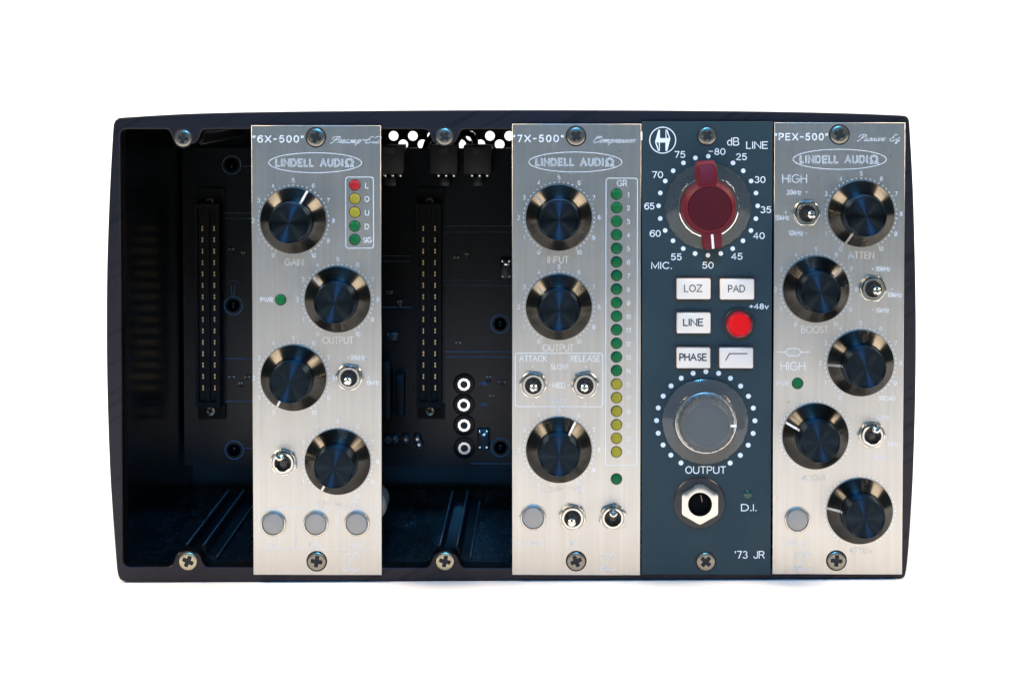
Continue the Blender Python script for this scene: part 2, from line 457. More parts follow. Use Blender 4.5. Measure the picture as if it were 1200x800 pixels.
def ribbons(strokes, wd, lift=0.0):
    """flat strips in the XZ plane (drawing units)"""
    bm = bmesh.new()
    for si, pts in enumerate(strokes):
        pts = [p for i, p in enumerate(pts) if i == 0 or (p[0]-pts[i-1][0])**2 + (p[1]-pts[i-1][1])**2 > 1e-6]
        if len(pts) < 2: continue
        closed = (pts[0][0]-pts[-1][0])**2 + (pts[0][1]-pts[-1][1])**2 < 1e-4
        if closed: pts = pts[:-1]
        n = len(pts)
        y = -(lift + 0.012 * (si % 3)) * U
        prs = []
        for i in range(n):
            p = Vector(pts[i])
            a = Vector(pts[i-1]) if (i > 0 or closed) else None
            b = Vector(pts[(i+1) % n]) if (i < n-1 or closed) else None
            d1 = (p - a).normalized() if a is not None else None
            d2 = (b - p).normalized() if b is not None else None
            if d1 is None: d1 = d2; p = p - d2 * wd * 0.3
            if d2 is None: d2 = d1; p = p + d1 * wd * 0.3
            n1 = Vector((-d1.y, d1.x)); n2 = Vector((-d2.y, d2.x))
            nn = n1 + n2
            if nn.length < 0.3: nn = n1
            nn.normalize()
            k = wd / 2 / max(0.55, nn.dot(n1))
            l, r = p + nn * k, p - nn * k
            prs.append((bm.verts.new((l.x*U, y, l.y*U)), bm.verts.new((r.x*U, y, r.y*U))))
        rng = range(n if closed else n - 1)
        for i in rng:
            a, b = prs[i], prs[(i+1) % n]
            f = bm.faces.new((a[0], b[0], b[1], a[1]))
    bm.normal_update()
    for f in bm.faces:
        if f.normal.y > 0: f.normal_flip()
    me = bpy.data.meshes.new('print')
    bm.to_mesh(me); bm.free()
    return me

def text_strokes(s, h, width=None, font=G, gap=0.22, slant=0.0):
    x, out = 0.0, []
    for ch in s:
        wd, st = font[ch]
        for p in st:
            q = catmull(p) if font is SCRIPT else p
            out.append([(a + x + slant * b, b) for a, b in q])
        x += wd + gap
    x -= gap
    sx = (width / x) if width else h
    return [[((a - x / 2) * sx, (b - 0.5) * h) for a, b in p] for p in out]

PR = 0.00003
def word(parent, s, px, py, h, width=None, wd=0.75, m='print', font=G, slant=0.0, gap=0.22, name='printed_word'):
    me = ribbons(text_strokes(s, h, width, font, gap, slant), wd)
    return link(name, me, M[m], parent, at(px, py, -PR))

def strokes(parent, name, sts, px, py, wd=0.8, m='print'):
    return link(name, ribbons(sts, wd), M[m], parent, at(px, py, -PR))

def font_word(parent, s, px, py, h, width, m='print', outline=False, Yo=-PR, bold=0.0, name='printed_word', local=None):
    cu = bpy.data.curves.new('t', 'FONT')
    cu.body = s
    cu.size = 1.0
    cu.offset = bold
    cu.resolution_u = 3
    if outline:
        cu.fill_mode = 'NONE'
        cu.bevel_depth = outline
        cu.bevel_resolution = 0
    o = bpy.data.objects.new('t', cu)
    COL.objects.link(o)
    bpy.context.view_layer.update()
    me = bpy.data.meshes.new_from_object(o.evaluated_get(bpy.context.evaluated_depsgraph_get()))
    bpy.data.objects.remove(o)
    xs = [v.co.x for v in me.vertices]; ys = [v.co.y for v in me.vertices]
    x0, x1, y0, y1 = min(xs), max(xs), min(ys), max(ys)
    if s.replace('.', '').isalnum() is False and h < 0:
        pass
    sx = width / (x1 - x0) * U
    sy = abs(h) / (y1 - y0) * U
    for v in me.vertices:
        v.co = ((v.co.x - (x0 + x1) / 2) * sx, -(v.co.z * sx * 0.15), (v.co.y - (y0 + y1) / 2) * sy)
    if not outline:
        for p in me.polygons:
            if p.normal.y > 0: p.flip()
    me.materials.clear()
    if local is not None:
        me.transform(Matrix.Rotation(R(-90), 4, 'X'))
        return link(name, me, M[m], parent, local, local=True)
    return link(name, me, M[m], parent, at(px, py, Yo))

def rrect(w_, h_, r=3.0, n=4):
    a, b = w_ / 2, h_ / 2
    out = []
    for cx, cy, a0 in ((a-r, b-r, 0), (-a+r, b-r, 90), (-a+r, -b+r, 180), (a-r, -b+r, 270)):
        out += arc(cx, cy, r, r, a0, a0 + 90, n)
    out.append(out[0])
    return out

def dots(parent, name, centres, r, px, py, seg=8, m='print'):
    bm = bmesh.new()
    for cx, cy in centres:
        vs = [bm.verts.new(((cx + r * math.cos(2*math.pi*i/seg)) * U, 0, (cy + r * math.sin(2*math.pi*i/seg)) * U)) for i in range(seg)]
        bm.faces.new(vs)
    bm.normal_update()
    for f in bm.faces:
        if f.normal.y > 0: f.normal_flip()
    me = bpy.data.meshes.new('dots'); bm.to_mesh(me); bm.free()
    return link(name, me, M[m], parent, at(px, py, -PR), kind='stuff' if len(centres) > 3 else None)

def clockwise(deg, r):
    return (r * math.sin(R(deg)), r * math.cos(R(deg)))

# ------------------------------------------------------------ shared meshes
def screw_meshes():
    n = 48
    bm = bmesh.new()
    def ring(fr, z):
        return [bm.verts.new((fr(2*math.pi*i/n) * math.cos(2*math.pi*i/n) * U, fr(2*math.pi*i/n) * math.sin(2*math.pi*i/n) * U, z * U)) for i in range(n)]
    def cross(k):
        def f(a):
            phi = (a + math.pi/4) % (math.pi/2) - math.pi/4
            L_, W_ = 6.9 * k, 2.3 * k + 0.15
            return min(L_ / max(0.2, math.cos(phi)), W_ / max(1e-3, abs(math.sin(phi))))
        return f
    rings = [ring(lambda a: 10.6, 0), ring(lambda a: 10.9, 0.7), ring(lambda a: 10.5, 1.5), ring(lambda a: 9.6, 1.9), ring(lambda a: 8.2, 2.1), ring(cross(1.0), 2.2)]
    for a, b in zip(rings, rings[1:]):
        for i in range(n):
            j = (i+1) % n
            bm.faces.new((a[i], a[j], b[j], b[i]))
    head = bm_mesh(bm, 28)
    bm = bmesh.new()
    rings = [ring(cross(1.0), 2.2), ring(cross(0.75), 0.6), ring(lambda a: 1.4, 0.3)]
    for a, b in zip(rings, rings[1:]):
        for i in range(n):
            j = (i+1) % n
            bm.faces.new((a[i], a[j], b[j], b[i]))
    c = bm.verts.new((0, 0, 0.25*U))
    for i in range(n):
        bm.faces.new((rings[-1][i], rings[-1][(i+1) % n], c))
    rec = bm_mesh(bm, 40)
    for f in rec.polygons: pass
    head.materials.append(M['screw']); rec.materials.append(M['recess'])
    washer = lathe([(14.0, 0), (14.0, 0.6), (13.2, 0.9), (11.0, 0.9), (11.0, 0.2)], 48)
    washer.materials.append(M['chrome'])
    return head, rec
SC_HEAD, SC_REC = screw_meshes()
SC_BRASS = SC_HEAD.copy(); SC_BRASS.materials[0] = M['brass']
SC_RIM = lathe([(12.3, 0.05), (12.2, 0.45), (11.7, 0.6), (11.2, 0.3), (10.7, 0.15)], 48); SC_RIM.materials.append(M['recess'])
def screw(parent, px, py, Y=0.0, rot=0.0, scale=1.0):
    o = link('screw', SC_HEAD, None, parent, at(px, py, Y), (R(90), R(rot), 0))
    o.scale = (scale,) * 3
    link('recess', SC_REC, None, o, (0, 0, 0), local=True)
    link('countersink', SC_RIM, None, o, (0, 0, 0), local=True)
    return o

KN_SK = lathe([(38.5, 0), (38.7, 0.8), (38.7, 4.5), (38.2, 5.4), (26.6, 17.6), (26.0, 18.0), (25.2, 18.0), (25.0, 17.0)], 96, smooth=25)
KN_SK.materials.append(M['knob'])
KN_CAP = lathe([(25.2, 16.0), (25.2, 20.0), (24.0, 20.6), (23.8, 51.5), (23.4, 53.2), (22.6, 53.8), (21.8, 53.5), (21.5, 52.6), (0, 52.6)], 96, smooth=25)
KN_CAP.materials.append(M['cap'])
def pointer_mesh():
    bm = bmesh.new()
    pts = [(38.9, 3.2), (38.4, 5.7), (26.4, 18.3), (25.3, 18.9), (24.25, 21.5), (24.25, 31.0)]
    w2 = 1.35
    prev = None
    for r, z in pts:
        a = bm.verts.new((-w2*U, r*U, z*U)); b = bm.verts.new((w2*U, r*U, z*U))
        if prev: bm.faces.new((prev[0], prev[1], b, a))
        prev = (a, b)
    r = bmesh.ops.solidify(bm, geom=bm.faces[:], thickness=0.25*U)
    return bm_mesh(bm)
KN_PT = pointer_mesh(); KN_PT.materials.append(M['white_paint'])

def scale_ring(parent, px, py, numbers=True, full=(0, 10)):
    dots(parent, 'scale_dots', [clockwise(-150 + 7.5 * i, 41.6) for i in range(41)], 0.85, px, py)
    if numbers:
        c = at(px, py, -PR)
        for k in range(11):
            dx, dy = clockwise(-150 + 30 * k, 47.2)
            me = ribbons(text_strokes(str(k), 4.6, 5.2 if k == 10 else (1.2 if k == 1 else 2.9)), 0.62)
            link('scale_number', me, M['print'], parent, c + Vector((dx*U, 0, dy*U)))

def knob(parent, px, py, ang, nums=True):
    scale_ring(parent, px, py, nums)
    o = link('knob', KN_SK, None, parent, at(px, py, -0.00005), FACE)
    link('cap', KN_CAP, None, o, local=True)
    if ang is not None:
        link('pointer', KN_PT, None, o, local=True, rot=(0, 0, -R(ang)))
    return o

def hexring(af, r_in, z0, z1, ch=1.0, rot=0):
    """hexagonal nut with a round bore, across flats af"""
    n = 48
    bm = bmesh.new()
    def hx(a, s):
        phi = (a - R(rot)) % (math.pi/3) - math.pi/6
        return s / math.cos(phi)
    def ring(f, z):
        return [bm.verts.new((f(2*math.pi*i/n)*math.cos(2*math.pi*i/n)*U, f(2*math.pi*i/n)*math.sin(2*math.pi*i/n)*U, z*U)) for i in range(n)]
    s = af / 2
    rr = [ring(lambda a: r_in, z0), ring(lambda a: hx(a, s), z0), ring(lambda a: hx(a, s), z1 - ch), ring(lambda a: min(hx(a, s) - ch * 0.4, s * 1.10), z1 - ch*0.15), ring(lambda a: min(hx(a, s) - ch, s * 1.05), z1), ring(lambda a: r_in + 0.5, z1), ring(lambda a: r_in, z1 - 0.8), ring(lambda a: r_in, z0)]
    for a, b in zip(rr, rr[1:]):
        for i in range(n):
            j = (i+1) % n
            bm.faces.new((a[i], a[j], b[j], b[i]))
    bmesh.ops.remove_doubles(bm, verts=bm.verts[:], dist=1e-8)
    return bm_mesh(bm, 20)
TG_WASH = lathe([(15.6, 0), (15.6, 0.8), (15.1, 1.2), (12.0, 1.2)], 48); TG_WASH.materials.append(M['chrome'])
TG_NUT = hexring(29.0, 13.2, 1.2, 7.0, 1.0); TG_NUT.materials.append(M['chrome'])
TG_BUSH = lathe([(12.6, 1.5), (12.6, 11.0), (12.3, 11.5), (10.1, 11.5), (9.8, 11.2), (9.4, 5.0), (9.0, 4.0)], 48); TG_BUSH.materials.append(M['chrome'])
TG_WELL = lathe([(9.5, 5.0), (7.5, 5.6), (5.0, 8.0), (3.5, 9.6), (0, 10.0)], 32); TG_WELL.materials.append(M['black_plastic'])
TG_LEV = lathe([(2.5, 2), (2.7, 9), (3.4, 20), (4.4, 31), (4.7, 35), (4.3, 37.2), (3.1, 38.4), (1.7, 38.6), (1.5, 38.0), (0, 38.0)], 32); TG_LEV.materials.append(M['polished'])
def toggle(parent, px, py, tx=0.0, ty=0.0, rot=0):
    """tx, ty: lever tilt in degrees to the right and up"""
    o = link('toggle_switch', TG_NUT, None, parent, at(px, py, 0), (R(90), R(rot), 0))
    link('washer', TG_WASH, None, o, local=True)
    link('bushing', TG_BUSH, None, o, local=True)
    link('boot', TG_WELL, None, o, local=True)
    e = Euler((R(-ty), R(tx), 0)).to_matrix()
    le = Matrix.Rotation(R(rot), 3, 'Z') @ e
    link('lever', TG_LEV, None, o, (0, 0, 3*U), le.to_euler(), local=True)
    return o

PB_RING = lathe([(14.9, 0), (15.1, 0.7), (15.0, 3.2), (14.3, 4.3), (13.4, 4.5), (12.9, 3.9), (12.6, -3.0)], 64, smooth=40); PB_RING.materials.append(M['nickel'])
PB_CAP = lathe([(12.4, -3), (12.4, 3.0), (12.1, 3.6), (11.6, 3.8), (0, 3.8)], 64); PB_CAP.materials.append(M['button_grey'])
def push_button(parent, px, py):
    o = link('push_button', PB_RING, None, parent, at(px, py, 0), FACE)
    link('button_cap', PB_CAP, None, o, local=True)
    return o

LED_BASE = lathe([(6.9, 0.02), (6.9, 0.25), (6.0, 0.3), (0, 0.3)], 32); LED_BASE.materials.append(M['black_plastic'])
LED_M = {}
for c in ('led_red', 'led_yellow', 'led_green'):
    me = lathe([(6.1, 0.3), (6.05, 1.4), (5.6, 2.4), (4.6, 3.0), (3.0, 3.3), (1.2, 3.4), (0, 3.4)], 32, smooth=60); me.materials.append(M[c]); LED_M[c] = me
def led(parent, px, py, c):
    o = link('indicator_led', LED_M[c], None, parent, at(px, py, 0), FACE)
    link('led_seat', LED_BASE, None, o, local=True)
    return o

# ------------------------------------------------------------ the setting: white sheet, flat then curving up
def sweep():
    pl, pr = at(200, 681.7, 0.0017), at(1053, 677.5, 0.0017)
    sl = (pr.z - pl.z) / (pr.x - pl.x)
    g = pl.z - sl * pl.x - 0.00015
    prof = [(-0.50, g), (0.3, g), (0.75, g)]
    prof += [(0.75 + 0.45 * math.sin(R(a)), g + 0.45 - 0.45 * math.cos(R(a))) for a in range(6, 91, 6)]
    prof += [(1.2, 1.0)]
    bm = bmesh.new()
    prev = None
    for y, z in prof:
        a = bm.verts.new((-1.9, y, z - 1.9 * sl)); b = bm.verts.new((1.9, y, z + 1.9 * sl))
        if prev: bm.faces.new((prev[0], prev[1], b, a))
        prev = (a, b)
    return bm_mesh(bm, 60)
bd = link('backdrop', sweep(), M['backdrop'])
bd['kind'] = 'structure'

# ------------------------------------------------------------ rack enclosure
BZ = 0.0017
rack = thing('rack_enclosure', 'black curved-edge rack box with six slots, two of them empty and open', 'rack', (0, 0.07, 0.0))
def side(pts, n=4): return catmull(pts, n)
outer_px = (side([(139, 138.4), (210, 134.2), (300, 131.8), (450, 130.2), (600, 129.4), (750, 129.8), (900, 131.2), (1000, 133.4), (1060, 135.8)])
            + [(1063.5, 137.0), (1065.4, 140.5)]
            + side([(1066, 146), (1070, 220), (1072.6, 310), (1073.6, 390), (1072.8, 470), (1070, 560), (1065, 640), (1062.2, 668)])
            + [(1061, 673.5), (1059.5, 676), (1057, 677.3)]
            + side([(1053, 677.5), (900, 678.5), (750, 679.4), (600, 680.1), (450, 680.8), (300, 681.4), (200, 681.7), (148, 681.2)])
            + [(143.5, 680.4), (140.2, 678.0), (138.4, 674)]
            + side([(137, 667), (131.8, 600), (128.2, 540), (125.6, 460), (124.8, 390), (125.4, 310), (128.6, 220), (132.4, 152)])
            + [(133, 146), (135, 141.2)])
def m2(p, Y): 
    q = at(p[0], p[1], Y); return (q.x, q.z)
outer = [m2(p, BZ) for p in outer_px]
XL = at(142.8, 420, BZ).x; XR = at(1056, 420, BZ).x
ZT = at(600, 151.8, BZ).z; ZB = at(600, 664.6, BZ).z
slots_b = [220.5, 371, 521.5, 674.5, 827, 980]
TABX = [at(x, 657, BZ).x for x in slots_b]
inner = []
cr_ = 6 * U
def tab(xc, up):
    s = 1 if up else -1
    base = ZB if up else ZT
    q = []
    for dx, dz in ((-25, 0), (-21, 0.6), (-18.5, 3), (-17, 7), (-14.5, 13), (-11, 16.5), (-6, 17.6), (6, 17.6), (11, 16.5), (14.5, 13), (17, 7), (18.5, 3), (21, 0.6), (25, 0)):
        q.append((xc + dx * U, base + s * dz * U))
    return q
inner += [(XL, ZB + cr_), (XL + cr_*0.3, ZB + cr_*0.3), (XL + cr_, ZB)]
for x in TABX: inner += tab(x, True)
inner += [(XR - cr_, ZB), (XR, ZB + cr_), (XR, ZT - cr_), (XR - cr_, ZT)]
for x in reversed(TABX): inner += list(reversed(tab(x, False)))
inner += [(XL + cr_, ZT), (XL + cr_*0.3, ZT - cr_*0.3), (XL, ZT - cr_)]
bz = link('bezel', plate([outer, inner], 0.009, 0.0004), M['bezel'], rack, (0, BZ, 0))
BACK = 0.150
y0 = BZ + 0.009
link('side_wall', box(XL - 0.0015, XL, y0, BACK, ZB - 0.002, ZT + 0.0015), M['black_gloss'], rack)
link('side_wall', box(XR, XR + 0.0015, y0, BACK, ZB - 0.002, ZT + 0.0015), M['black_gloss'], rack)
link('bottom_plate', box(XL, XR, y0, BACK, ZB - 0.002, ZB), M['floor'], rack)
link('top_plate', box(XL, XR, y0, BACK, ZT, ZT + 0.0015), M['inner'], rack)
# rear plate with its vent holes
hole = []
for row, (ry, off) in enumerate(((159.4, 461.2), (169.4, 472.5), (179.4, 461.2))):
    for k in range(14):
        c = at(off + 22.6 * k, ry, BACK)
        hole.append([(c.x + 1.52*1.12e-3 * math.cos(2*math.pi*i/20), c.z + 1.52*1.12e-3 * math.sin(2*math.pi*i/20)) for i in range(20)])
rear = [(XL - 0.0015, ZB - 0.002), (XR + 0.0015, ZB - 0.002), (XR + 0.0015, ZT + 0.0015), (XL - 0.0015, ZT + 0.0015)]
link('rear_plate', plate([rear] + hole, 0.0012), M['inner'], rack, (0, BACK, 0))
# backplane
PY = 0.122
pb0 = at(150, 545, PY); pt0 = at(150, 173.5, PY)
link('backplane_board', box(XL + 0.001, XR - 0.001, PY, PY + 0.0016, pb0.z, pt0.z), M['pcb'], rack)
# edge connectors
def contact_mesh():
    bm = bmesh.new()
    for dz in (1.9, -1.9):
        box_bm(bm, -0.85*U, 0.85*U, -0.0004, 0.001, (dz-1.3)*U, (dz+1.3)*U)
    return bm_mesh(bm)
CONT = contact_mesh(); CONT.materials.append(M['gold'])
def connector(cx):
    CY_ = 0.1125
    top = at(cx, 222, CY_); bot = at(cx, 494, CY_)
    xc = (top.x + bot.x) / 2
    bm = bmesh.new()
    k = U * 1.15
    h = top.z - bot.z
    # hollow housing made of four walls and a floor
    z0, z1 = bot.z + 17*k, top.z - 17*k
    zc = (z0 + z1) / 2
    def b(xa, xb, ya, yb, za, zb): box_bm(bm, xa*k, xb*k, ya, yb, za - zc, zb - zc)
    b(-14.5, -11, -0.010, 0, z0, z1); b(11, 14.5, -0.010, 0, z0, z1)
    b(-11, 11, -0.010, 0, z1 - 6*k, z1); b(-11, 11, -0.010, 0, z0, z0 + 6*k)
    b(-11, 11, -0.006, 0, z0 + 6*k, z1 - 6*k)
    b(-2.2, 2.2, -0.0085, -0.006, z0 + 6*k, z1 - 6*k)
    o = link('edge_connector', bm_mesh(bm), M['housing'], rack, (xc, PY - 0.0002, zc))
    bm = bmesh.new()
    b(-15, 17.5, -0.0025, 0, bot.z, z0)
    link('mounting_flange', bm_mesh(bm), M['housing'], o, (xc, PY - 0.0002, zc))
    bm = bmesh.new()
    b(-15, 17.5, -0.0025, 0, z1, top.z)
    link('mounting_flange', bm_mesh(bm), M['housing'], o, (xc, PY - 0.0002, zc))
    for px_ in (-6.9, 6.9):
        for i in range(15):
            zz = at(cx, 267.6 + 13.32 * i, 0.1160).z
            link('contact', CONT, None, o, (xc + px_ * U * 1.155, 0.1159, zz))
    for py_ in (237, 480):
        zz = at(cx, py_, PY).z
        sc = link('flange_screw', SC_HEAD, M['screw'], o, (xc, PY - 0.0028, zz), (R(90), R(20), 0)); sc.scale = (0.62,)*3
connector(243.0); connector(373.0); connector(502.5)
def tube(pts, r, seg=10):
    bm = bmesh.new(); prev = None
    P = [Vector(p) for p in pts]
    for i, p in enumerate(P):
        d = (P[min(i+1, len(P)-1)] - P[max(i-1, 0)]).normalized()
        u_ = d.cross(Vector((0.3, 1, 0.1))).normalized(); v_ = d.cross(u_)
        ring = [bm.verts.new(p + (u_*math.cos(2*math.pi*k/seg) + v_*math.sin(2*math.pi*k/seg)) * r) for k in range(seg)]
        if prev:
            for k in range(seg): bm.faces.new((prev[k], prev[(k+1) % seg], ring[(k+1) % seg], ring[k]))
        prev = ring
    return bm_mesh(bm, 60)
# floor card guides (and the same under the top plate)
def rail(x, up):
    prof = [(-11, 0), (-10, 17), (-5.5, 18.5), (-4.5, 8), (9.5, 8), (10.5, 18.5), (15, 17), (17, 6), (29, 4), (30, 0)]
    bm = bmesh.new()
    a, b = [], []
    for dx, dz in prof:
        z = (ZB + dz*U) if up else (ZT - dz*U)
        a.append(bm.verts.new((dx*U, y0 + 0.0005, z))); b.append(bm.verts.new((dx*U, PY - 0.008, z)))
    for i in range(len(prof)):
        j = (i+1) % len(prof)
        bm.faces.new((a[i], a[j], b[j], b[i]))
    bm.faces.new(a); bm.faces.new(b)
    bmesh.ops.bevel(bm, geom=[e for e in bm.edges if abs(e.verts[0].co.y - e.verts[1].co.y) > 0.01], offset=0.9*U, segments=3, affect='EDGES')
    me = bm_mesh(bm, 40)
    g_ = link('card_guide', me, M['rail'], rack, (x, 0, 0))
    for dx, dz in ((-8.0, 18.3), (12.6, 18.3), (28.6, 3.6)):
        z = (ZB + dz*U) if up else (ZT - dz*U)
        e = tube([(0, y0 + 0.0006, 0), (0, PY - 0.0085, 0)], 0.00022, 8)
        link('guide_edge_glint', e, M['edge_glint'], g_, (x + dx*U, 0, z))  # thin pale strip added as a painted highlight along the edge
for i, x in enumerate(TABX):
    if i < 4:
        rail(x, True)
        if i != 2: rail(x, False)
# screws of the two empty slots
for px_, rt_ in ((220.5, 25), (521.5, 12)):
    o = screw(rack, px_, 657, BZ, rt_); o.data = SC_BRASS
screw(rack, 214.8, 162, BZ, 12, 0.93); screw(rack, 521, 160, BZ, 40, 0.93)
# grey terminal plugs under the vents
for (xa, xb) in ((440, 473.5), (503.5, 536.5), (543, 576)):
    a = at(xa, 170.5, 0.106); b = at(xb, 204, 0.106)
    o = link('plug_connector', box(a.x, b.x, 0.106, PY, b.z, a.z, 0.0004), M['block'], rack)
    n = box(a.x + 0.003, b.x - 0.003, 0.1052, 0.106, a.z - 0.0028, a.z - 0.0004, 0.0002)
    link('latch', n, M['block'], o)
    for k in range(3):
        cx = b.x - (5 + 9.0 * k) * U * 1.14
        link('pin', box(cx - 0.0006, cx + 0.0006, 0.1065, 0.110, b.z - 0.0009, b.z, 0.0002), M['tin'], o)
    m_ = (a.x + b.x) / 2
    link('cable_boot', box(m_ - 0.002, m_ + 0.002, 0.110, 0.117, b.z - 0.0042, b.z - 0.0012, 0.0003), M['black_plastic'], o)
# bright ring terminals with voltage labels
RT = lathe([(8.6, 0), (8.6, 4.0), (8.1, 5.0), (7.7, 5.2), (4.6, 5.2), (4.2, 4.6), (4.1, 1.0)], 10, smooth=20); RT.materials.append(M['tin'])
RT2 = lathe([(4.4, 0.5), (3.0, 1.4), (0, 1.4)], 16); RT2.materials.append(M['black_plastic'])
RT3 = lathe([(13.5, 0.0), (13.5, 0.3), (12.5, 0.45), (9.0, 0.45)], 32); RT3.materials.append(M['black_gloss'])
for i, (px_, py_) in enumerate(((543.8, 449.8), (543.6, 473.8), (544, 497.6), (544.3, 524.4))):
    o = link('ring_terminal', RT, None, rack, at(px_, py_, PY), (R(90), R(10 + 7*i), 0))
    o.scale = (1.12,)*3
    link('terminal_core', RT2, None, o, local=True); link('terminal_pad', RT3, None, o, local=True)
def board_print(me, px_, py_): return link('board_marking', me, M['silk'], rack, at(px_, py_, PY - 0.0001))
board_print(ribbons(text_strokes('+48V', 4.5, 13), 0.8), 567, 449)
board_print(ribbons(text_strokes('+16V', 4.0, 12), 0.7), 567, 474)
# board mounting studs
DOME = lathe([(8.6, 0), (8.6, 1.5), (7.6, 4.0), (5.0, 6.2), (2.0, 7.2), (0, 7.3)], 32, smooth=60); DOME.materials.append(M['black_gloss'])
for px_, py_ in ((271.5, 193.5), (273.5, 358), (274.5, 527), (586, 379.5), (586.5, 524)):
    o = link('board_screw', DOME, None, rack, at(px_, py_, PY), FACE)
    board_print(ribbons([arc(0, 0, 12.6, 12.6, 0, 360, 28)], 1.1), px_, py_)
board_print(ribbons([arc(0, 4, 7.5, 5, 0, 180, 8) + [(-7.5, 3.8)], [(-2, 3), (-2, -10), (0, -13), (2, -10), (2, 3)]], 0.8), 273, 336)
for (xa, xb, py_) in ((520, 600, 265), (520, 600, 272), (520, 580, 328.5), (520, 600, 334.5), (284, 300, 195), (285, 300, 525), (264, 300, 250), (264, 300, 256), (264, 296, 420), (264, 296, 470), (522, 600, 412), (522, 598, 418), (448, 482, 300), (448, 482, 306), (448, 482, 360), (552, 600, 543)):
    L_ = (xb - xa) * 1.16
    board_print(ribbons([[(-L_/2, 0), (L_/2, 0)]], 0.7), (xa + xb)/2, py_)
# small board components
def comp(xa, xb, ya, yb, depth, m='black_plastic', name='board_component', bev=0.0003):
    a = at(xa, ya, PY - depth); b = at(xb, yb, PY - depth)
    return link(name, box(a.x, b.x, PY - depth, PY, b.z, a.z, bev), M[m], rack)
for (xa, ya) in ((586, 303), (559.5, 503)):
    o = comp(xa, xa + 14, ya, ya + 24, 0.003)
    for dx in (1, 9):
        a = at(xa + dx, ya + 1, PY - 0.0031); link('solder_tab', box(a.x, a.x + 0.0010, PY - 0.0034, PY - 0.0026, a.z - 0.0010, a.z, 0.0002), M['tin'], o)
    a = at(xa + 4, ya + 5, PY - 0.0031); link('solder_tab', box(a.x, a.x + 0.0020, PY - 0.0034, PY - 0.0028, a.z - 0.0008, a.z, 0.0001), M['tin'], o)
    for dx in (2, 10):
        a = at(xa + dx, ya + 20, PY - 0.0031); link('solder_tab', box(a.x, a.x + 0.0005, PY - 0.0034, PY - 0.0028, a.z - 0.0005, a.z), M['tin'], o)
comp(447, 458, 424, 492, 0.012, 'housing'); comp(462, 474, 440, 487, 0.009, 'housing')
CAPM = lathe([(5.5, 0), (5.5, 16), (5.0, 17), (4.4, 17.2), (0, 17.2)], 24); CAPM.materials.append(M['black_plastic'])
CAPT = lathe([(2.4, 17.2), (2.4, 18.0), (1.8, 18.4), (0, 18.4)], 16); CAPT.materials.append(M['tin'])
for px_, py_ in ((454.5, 515.5), (463, 514.5), (475.5, 515), (489, 514.5), (491, 521)):
    o = link('board_capacitor', CAPM, None, rack, at(px_, py_, PY - 0.0043), (R(90), 0, 0)); o.location.y += 0.0043
    link('capacitor_top', CAPT, None, o, local=True)
for xa, ya, w_, h_ in ((268, 440, 7, 4), (280, 447, 4, 7), (287, 440, 6, 4), (268, 290, 6, 4), (283, 294, 4, 6), (532, 300, 6, 4), (545, 296, 4, 7), (570, 440, 5, 8), (584, 446, 8, 4), (574, 462, 5, 4), (534, 400, 6, 4), (452, 340, 8, 5), (466, 352, 5, 8), (454, 390, 12, 9)):
    o = comp(xa, xa + w_, ya, ya + h_, 0.0012)
    for q in (0, 1):
        a_ = at(xa + (w_ - 1.2) * q, ya + 0.6, PY - 0.0013)
        link('solder_tab', box(a_.x, a_.x + 0.00035, PY - 0.0014, PY - 0.0003, a_.z - 0.0006, a_.z), M['screw'], o)
# cable loop by the vents
cp = [at(x, y, Y) for x, y, Y in ((533, 176, 0.125), (534, 168, 0.128), (539, 160, 0.130), (546, 156, 0.132), (553, 158, 0.134), (557, 166, 0.130), (557, 176, 0.125))]
link('cable', tube(cp, 0.0011), M['cable'], rack)
cp = [at(x, y, Y) for x, y, Y in ((497, 178, 0.125), (500, 168, 0.128), (506, 160, 0.130), (512, 156, 0.132), (518, 160, 0.134), (520, 176, 0.130))]
link('cable', tube(cp, 0.0011), M['cable'], rack)

# ------------------------------------------------------------ modules
def module(name, label, x0, x1, yt, yb, m, card_m='pcb_green'):
    c = at((x0 + x1)/2, yb, 0)
    t = thing(name, label, 'audio module', (c.x, 0, c.z), 'audio modules screwed side by side into the rack')
    X0 = at(x0, 410, 0).x; X1 = at(x1, 410, 0).x
    Z0 = at((x0+x1)/2, yb, 0).z; Z1 = at((x0+x1)/2, yt, 0).z
    o = link('front_panel', plate([[(X0, Z0), (X1, Z0), (X1, Z1), (X0, Z1)]], 0.0016, 0.00012), M[m], t, (0, 0, 0))
    # circuit card and the two angle brackets behind the panel
    xm = X0 + (X1 - X0) * 0.27
    link('circuit_card', box(xm, xm + 0.0016, 0.012, 0.111, Z0 + 0.016, Z1 - 0.022), M[card_m], t)
    for z in (Z0 + 0.020, Z1 - 0.030):
        link('card_bracket', box(xm + 0.0017, xm + 0.010, 0.0017, 0.014, z, z + 0.008, 0.0004), M['nickel'], t)
    return t, X0, X1, Z0, Z1

